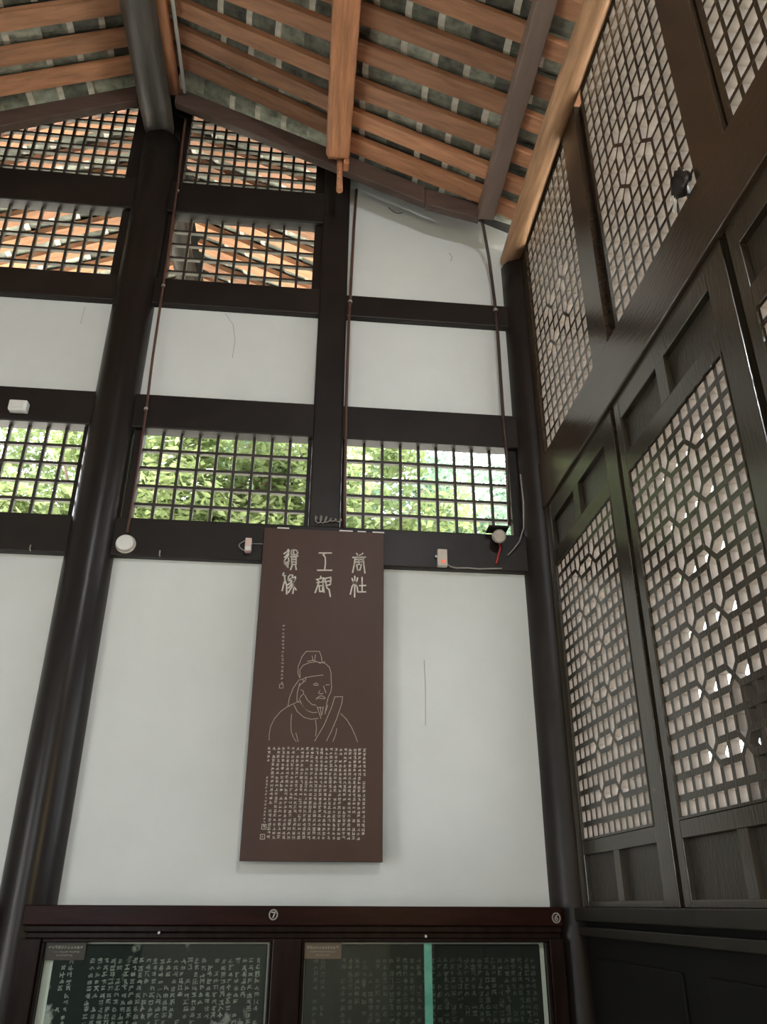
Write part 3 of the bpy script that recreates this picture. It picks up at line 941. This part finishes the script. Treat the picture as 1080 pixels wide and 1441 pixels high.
def stone(x0, x1, z1, mt, gm, mount, label, ncol, skew=0.0):
    e = empty('stone_tablet', ((x0 + x1) / 2, -0.05, 0.62))
    tag(e, label, 'tablet')
    MB().box(mount[0], mount[1], -0.086, -0.004, 0.62, z1 + 0.012).build('mount', M_MOUNT, e, label='white backing board')
    MB().box(x0, x1, -0.098, -0.086, 0.64, z1).build('slab', mt, e, bevel=0.006)
    t = MB()
    pitch = (x1 - x0 - 0.06) / ncol
    for c in range(ncol):
        x = x0 + 0.04 + (c + 0.4) * pitch
        if c in (2, 3) and ncol > 20:
            continue
        gap = random.uniform(0, 1)
        for r in range(27):
            if random.random() < 0.06 or (gap < 0.25 and r > 5 and random.random() < 0.5):
                continue
            glyphs(t, x + random.uniform(-.002, .002), z1 - 0.070 - r * 0.0275 + random.uniform(-.003, .003), random.uniform(0.019, 0.024), -0.0990, 0.0034, random.choice((4, 5, 6, 7)))
    t.build('carved_text', gm, e, label='rows of worn carved characters')['kind'] = 'stuff'
    return e

stone(-1.095, -0.112, 1.432, M_STONE, M_STGLYPH, (-1.136, -0.090), 'weathered dark stone tablet with pale carved rows, behind glass on the left', 29)
stone(0.068, 1.215, 1.432, M_STONE2, M_STGLYPH2, (0.066, 1.238), 'very dark stone tablet behind glass with the teal strip', 33)

def plate(x0, x1, z0, z1, mt, label):
    e = empty('caption_plate', ((x0 + x1) / 2, -0.105, z0))
    tag(e, label, 'plate')
    MB().box(x0, x1, -0.1065, -0.1005, z0, z1).build('plaque', mt, e)
    t = MB()
    n = 11
    for k in range(n):
        glyphs(t, x0 + 0.02 + k * (x1 - x0 - 0.04) / (n - 1), z1 - 0.022, 0.011, -0.1072, 0.0024, 5)
    for k in range(18):
        glyphs(t, x0 + 0.03 + k * (x1 - x0 - 0.06) / 17, z1 - 0.040, 0.005, -0.1072, 0.0014, 3)
    for k in range(8):
        glyphs(t, x0 + 0.06 + k * (x1 - x0 - 0.12) / 7, z1 - 0.054, 0.006, -0.1072, 0.0014, 3)
    t.build('caption_text', M_ENGR, e)['kind'] = 'stuff'

plate(-1.136, -0.953, 1.366, 1.440, M_PLATE, 'brown caption plate at the corner of the left glass pane')
plate(0.062, 0.240, 1.370, 1.440, M_PLATE2, 'copper coloured caption plate at the corner of the right glass pane')
t = MB().box(0.640, 0.678, -0.1065, -0.1015, 0.64, 1.436)  # narrow teal upright band just behind the right glass pane
tag(t.build('teal_strip', M_TEAL), 'teal upright strip in front of the darker stone tablet', 'strip')

# ------------------------------------------------------------------ conduits, cables, small fittings
def pipe(name, mt, pts, r, label, clips=(), seg=8, cat='conduit'):
    e = empty(name, pts[-1])
    tag(e, label, cat)
    MB().tube(pts, r, seg).build('tube', mt, e, smooth=True)
    for (x, y, z) in clips:
        MB().tube([(x, y, z - 0.008), (x, y, z + 0.008)], r * 1.5, seg).build('clip', M_METAL, e)
    return e

pipe('conduit', M_PIPE, [(-1.10, -0.15, 6.98), (-1.103, -0.12, 6.75), (-1.10, -0.075, 6.45), (-1.095, -0.065, 5.90), (-1.09, -0.065, 5.45), (-1.085, -0.062, 4.8), (-1.072, -0.062, 4.36), (-1.068, -0.062, 3.80), (-1.072, -0.062, 3.56)], 0.0085,
     'long thin brown conduit beside the tall column', [(-1.096, -0.065, 6.32), (-1.09, -0.065, 5.42), (-1.077, -0.062, 4.42)])
pipe('conduit', M_PIPE, [(0.222, -0.05, 6.50), (0.210, -0.045, 6.1), (0.198, -0.06, 5.45), (0.192, -0.062, 5.2), (0.190, -0.062, 4.55), (0.195, -0.062, 4.1), (0.202, -0.062, 3.66)], 0.010,
     'thin brown conduit running down the right side of the short post', [(0.197, -0.06, 5.40)])
pipe('cable', M_PIPEDK, [(1.115, -0.28, 6.07), (1.140, -0.24, 6.02), (1.175, -0.15, 5.98), (1.205, -0.09, 5.88), (1.226, -0.05, 5.72), (1.236, -0.05, 5.50), (1.240, -0.055, 5.2), (1.236, -0.055, 4.6), (1.240, -0.055, 4.25), (1.226, -0.055, 3.72)], 0.0115,
     'dark cable dropping from the brown purlin down the right bay', [(1.237, -0.055, 5.42)], cat='cable')
tag(MB().tube([(0.47 + 0.11 * k / 8, -0.008 - 0.03 * math.sin(math.pi * k / 8), 6.385 - 0.06 * math.sin(math.pi * k / 8) - 0.04 * k / 8) for k in range(9)], 0.003, 5).build('cable', M_CABLE, smooth=True),
    'thin loose wire loop under the sloping board on the white wall', 'wire')

# round white sensor at the foot of the first conduit
e = empty('sensor', (-1.075, -0.05, 3.49))
tag(e, 'round white disc fitting at the foot of the column conduit', 'sensor')
MB().tube([(-1.072, -0.050, 3.488), (-1.072, -0.060, 3.488)], 0.058, 20).build('base', M_BEIGE, e, smooth=True)
MB().tube([(-1.074, -0.060, 3.488), (-1.074, -0.080, 3.488), (-1.074, -0.086, 3.488)], [0.050, 0.050, 0.044], 24).build('disc', M_WHITE, e, smooth=True)
# white box left of the column
e = empty('junction_box', (-1.84, -0.05, 4.34))
tag(e, 'small white box on the beam left of the tall column', 'box')
MB().box(-1.895, -1.785, -0.11, -0.052, 4.335, 4.405).build('housing', M_WHITE, e, bevel=0.008)
MB().box(-1.875, -1.805, -0.117, -0.109, 4.345, 4.392).build('cover', M_WHITE, e, bevel=0.004)
# pinkish sensor left of the board
e = empty('detector', (-0.365, -0.05, 3.46))
tag(e, 'small pinkish detector left of the top of the board', 'detector')
MB().box(-0.383, -0.345, -0.095, -0.052, 3.462, 3.548).build('housing', M_PINK, e, bevel=0.006)
MB().box(-0.379, -0.349, -0.099, -0.094, 3.466, 3.490).build('lens', M_WHITE, e, bevel=0.002)
MB().tube([(-0.375 - 0.045 * math.sin(a * math.pi / 8), -0.058, 3.548 - 0.075 * a / 8 - 0.0) for a in range(9)], 0.0035, 5).build('wire', M_METAL, e, smooth=True)
MB().tube([(-0.345, -0.056, 3.525), (-0.28, -0.056, 3.527)], 0.004, 5).build('lead', M_METAL, e)
# switch box with red light
e = empty('switch_box', (0.795, -0.05, 3.42))
tag(e, 'beige box with a small red light on the tie beam', 'box')
MB().box(0.764, 0.824, -0.085, -0.052, 3.424, 3.535).build('housing', M_BEIGE, e, bevel=0.006)
MB().tube([(0.796, -0.084, 3.452), (0.796, -0.089, 3.452)], 0.011, 12).build('red_light', emit_mat('red_led', (0.9, 0.16, 0.10), 0.5), e)
MB().tube([(0.764, -0.07, 3.49), (0.752, -0.07, 3.49)], 0.008, 8).build('knob', M_WHITE, e)
MB().tube([(0.824, -0.058, 3.448), (0.845, -0.060, 3.430), (0.88, -0.060, 3.424), (0.95, -0.058, 3.428), (1.02, -0.060, 3.424), (1.10, -0.058, 3.430), (1.16, -0.06, 3.432)], 0.005, 6).build('lead', M_METAL, e, smooth=True)
# small spot lamp with red wire
e = empty('spot_lamp', (1.14, -0.05, 3.50))
tag(e, 'small metal spotlight with a red wire at the right end of the tie beam', 'lamp')
MB().tube([(1.135, -0.065, 3.640), (1.135, -0.10, 3.625), (1.133, -0.15, 3.605)], [0.024, 0.036, 0.042], 16).build('shade', M_METAL, e, smooth=True)
MB().tube([(1.133, -0.151, 3.605), (1.133, -0.158, 3.602)], 0.034, 16).build('lens', M_BEIGE, e)
MB().box(1.07, 1.195, -0.16, -0.06, 3.662, 3.674).build('hood', M_DARK, e, bevel=0.003)
MB().tube([(1.15, -0.08, 3.60), (1.155, -0.075, 3.56), (1.14, -0.066, 3.51), (1.128, -0.06, 3.46)], 0.007, 6).build('red_wire', M_RED, e, smooth=True)
MB().tube([(1.30, -0.13, 4.05), (1.305, -0.13, 3.85), (1.295, -0.125, 3.68), (1.27, -0.10, 3.60), (1.235, -0.07, 3.555), (1.20, -0.06, 3.52)], 0.004, 6).build('lead', M_METAL, e, smooth=True)
# tangled wire on top of the beam at the short post
t = MB()
random.seed(11)
pts = []
for k in range(40):
    a = k * 0.9
    pts.append((0.02 + 0.165 * k / 39 + 0.012 * math.cos(a), -0.068 + 0.006 * math.sin(a * 1.3), 3.70 + 0.018 * math.sin(a) + 0.01 * math.sin(k)))
t.tube(pts, 0.0035, 5)
tag(t.build('wire_tangle', M_METAL, smooth=True), 'tangle of thin wire on the short post above the board', 'wire')
# little nails along the lower beam
for (x, z, lb) in ((-1.60, 3.424, 'small pale nail on the beam left of the tall column'), (-0.87, 3.424, 'small pale nail on the tie beam between the round disc and the detector')):
    tag(MB().tube([(x, -0.05, z), (x, -0.066, z + 0.004), (x, -0.066, z + 0.03)], 0.004, 6).build('nail', M_METAL), lb, 'nail')

# flood lamp behind the viewer, clamped to the brown purlin
fl = empty('flood_lamp', (1.05, -6.4, 5.7))
tag(fl, 'floodlight clamped under the brown purlin behind the viewer', 'lamp')
MB().box(0.97, 1.13, -6.55, -6.40, 5.62, 5.76).build('housing', M_METAL, fl, bevel=0.01)
MB().box(1.12, 1.14, -6.5, -6.45, 5.75, 6.03).build('bracket', M_METAL, fl)
box_obj('lamp_glass', emit_mat('lamp_glass', (1.0, 0.9, 0.75), 6.0), 0.985, 1.115, -6.399, -6.393, 5.635, 5.745, fl)
lo = add_light('flood_light', 'SPOT', (1.05, -6.38, 5.69), 300.0, (0.95, 0.98, 1.0), (-0.06, 1, -0.06), spot_size=math.radians(120), spot_blend=0.6, shadow_soft_size=0.035)
lo.parent = fl
lo.location = Vector((1.05, -6.36, 5.69)) - Vector(fl.location)

# added unseen fill lamp behind the viewer, warms the lower right wall
wl = empty('fill_lamp', (1.36, -6.6, 2.5))
tag(wl, 'added round warm fill lamp on the right side behind the viewer', 'lamp')
MB().tube([(1.43, -6.6, 2.5), (1.34, -6.6, 2.5), (1.32, -6.6, 2.47)], 0.012, 8).build('arm', M_METAL, wl)
MB().tube([(1.32, -6.6, 2.47), (1.32, -6.6, 2.43), (1.32, -6.6, 2.36), (1.32, -6.6, 2.31)], [0.02, 0.06, 0.06, 0.02], 14).build('globe', emit_mat('fill_globe', (1.0, 0.78, 0.45), 8.0), wl, smooth=True)
lo = add_light('warm_fill', 'POINT', (0, 0, 0), 110.0, (1.0, 0.76, 0.42), shadow_soft_size=0.08)
lo.parent = wl
lo.location = Vector((1.20, -6.5, 2.39)) - Vector(wl.location)

# ------------------------------------------------------------------ trees outside
def tree(x, y, h, rx, rz, mt, n, label, seed, lean=0.2):
    rnd = random.Random(seed)
    e = empty('tree', (x, y, -0.15))
    tag(e, label, 'tree', 'trees outside the gable')
    top = Vector((x + lean, y + 0.1, h * 0.8))
    tb = MB()
    tb.tube([(x, y, -0.15), (x + lean * 0.3, y, h * 0.3), (x + lean * 0.6, y + 0.05, h * 0.55), tuple(top)], [0.13, 0.10, 0.07, 0.03], 9)
    for k in range(7):
        a = rnd.uniform(0, 6.28)
        z0 = h * rnd.uniform(0.3, 0.7)
        r = rx * rnd.uniform(0.5, 0.9)
        tb.tube([(x + lean * z0 / h, y, z0), (x + lean + r * 0.5 * math.cos(a), y + r * 0.5 * math.sin(a), z0 + 0.5), (x + lean + r * math.cos(a), y + r * math.sin(a), z0 + 1.2)], [0.045, 0.03, 0.012], 6)
    tb.build('trunk', M_BARK, e, smooth=True)
    b = MB()
    cl = []
    for k in range(46):
        u = Vector((rnd.gauss(0, 1), rnd.gauss(0, 1), rnd.gauss(0, 1))).normalized() * (rnd.random() ** 0.4)
        cl.append((Vector((x + lean + u.x * rx, y + u.y * rx * 0.8, h * 0.60 + u.z * rz)), rnd.uniform(0.25, 0.55)))
    for k in range(n):
        c, r = cl[rnd.randrange(len(cl))]
        u = Vector((rnd.gauss(0, 1), rnd.gauss(0, 1), rnd.gauss(0, 1))).normalized() * r * rnd.random() ** 0.35
        p = c + u
        a, tl = rnd.uniform(0, 6.28), rnd.uniform(-0.9, 0.5)
        d = Vector((math.cos(a) * math.cos(tl), math.sin(a) * math.cos(tl), math.sin(tl)))
        s = d.cross(Vector((rnd.gauss(0, 1), rnd.gauss(0, 1), rnd.gauss(0, 1)))).normalized()
        L, w = rnd.uniform(0.08, 0.17), rnd.uniform(0.016, 0.034)
        b.face([p, p + d * L * 0.45 + s * w, p + d * L, p + d * L * 0.45 - s * w])
    f = b.build('foliage', mt, e)
    f['kind'] = 'stuff'

tree(-2.6, 4.2, 8.0, 1.3, 2.9, M_LEAFG, 22000, 'bright green tree outside the low window left of the tall column', 1)
tree(-1.0, 3.9, 8.2, 1.25, 2.8, M_LEAFG, 24000, 'yellow-green tree outside the low window next to the tall column', 2)
tree(0.5, 4.5, 8.2, 1.2, 2.8, M_LEAFG, 20000, 'yellow-green tree outside the low windows behind the short post', 3)
tree(2.0, 5.0, 7.8, 1.2, 2.6, M_LEAFT, 13000, 'thin bluish green tree with sky gaps outside the right low window', 4, 0.1)
tree(3.6, 5.8, 8.8, 1.4, 3.0, M_LEAFT, 12000, 'bluish green tree at the far right outside the gable', 5)
tree(-4.6, 5.4, 9.2, 1.5, 3.2, M_LEAFG, 16000, 'green tree at the far left outside the gable', 6)
tree(-2.4, 7.6, 11.0, 1.9, 4.2, M_LEAFT, 22000, 'tall dark green tree far behind the low window left of the tall column', 8)
tree(0.0, 8.0, 11.5, 1.9, 4.4, M_LEAFT, 22000, 'tall dark green tree far behind the yellow-green ones', 9)
tree(2.6, 8.6, 10.5, 1.6, 3.8, M_LEAFT, 13000, 'tall loose tree far behind the right low window', 10)
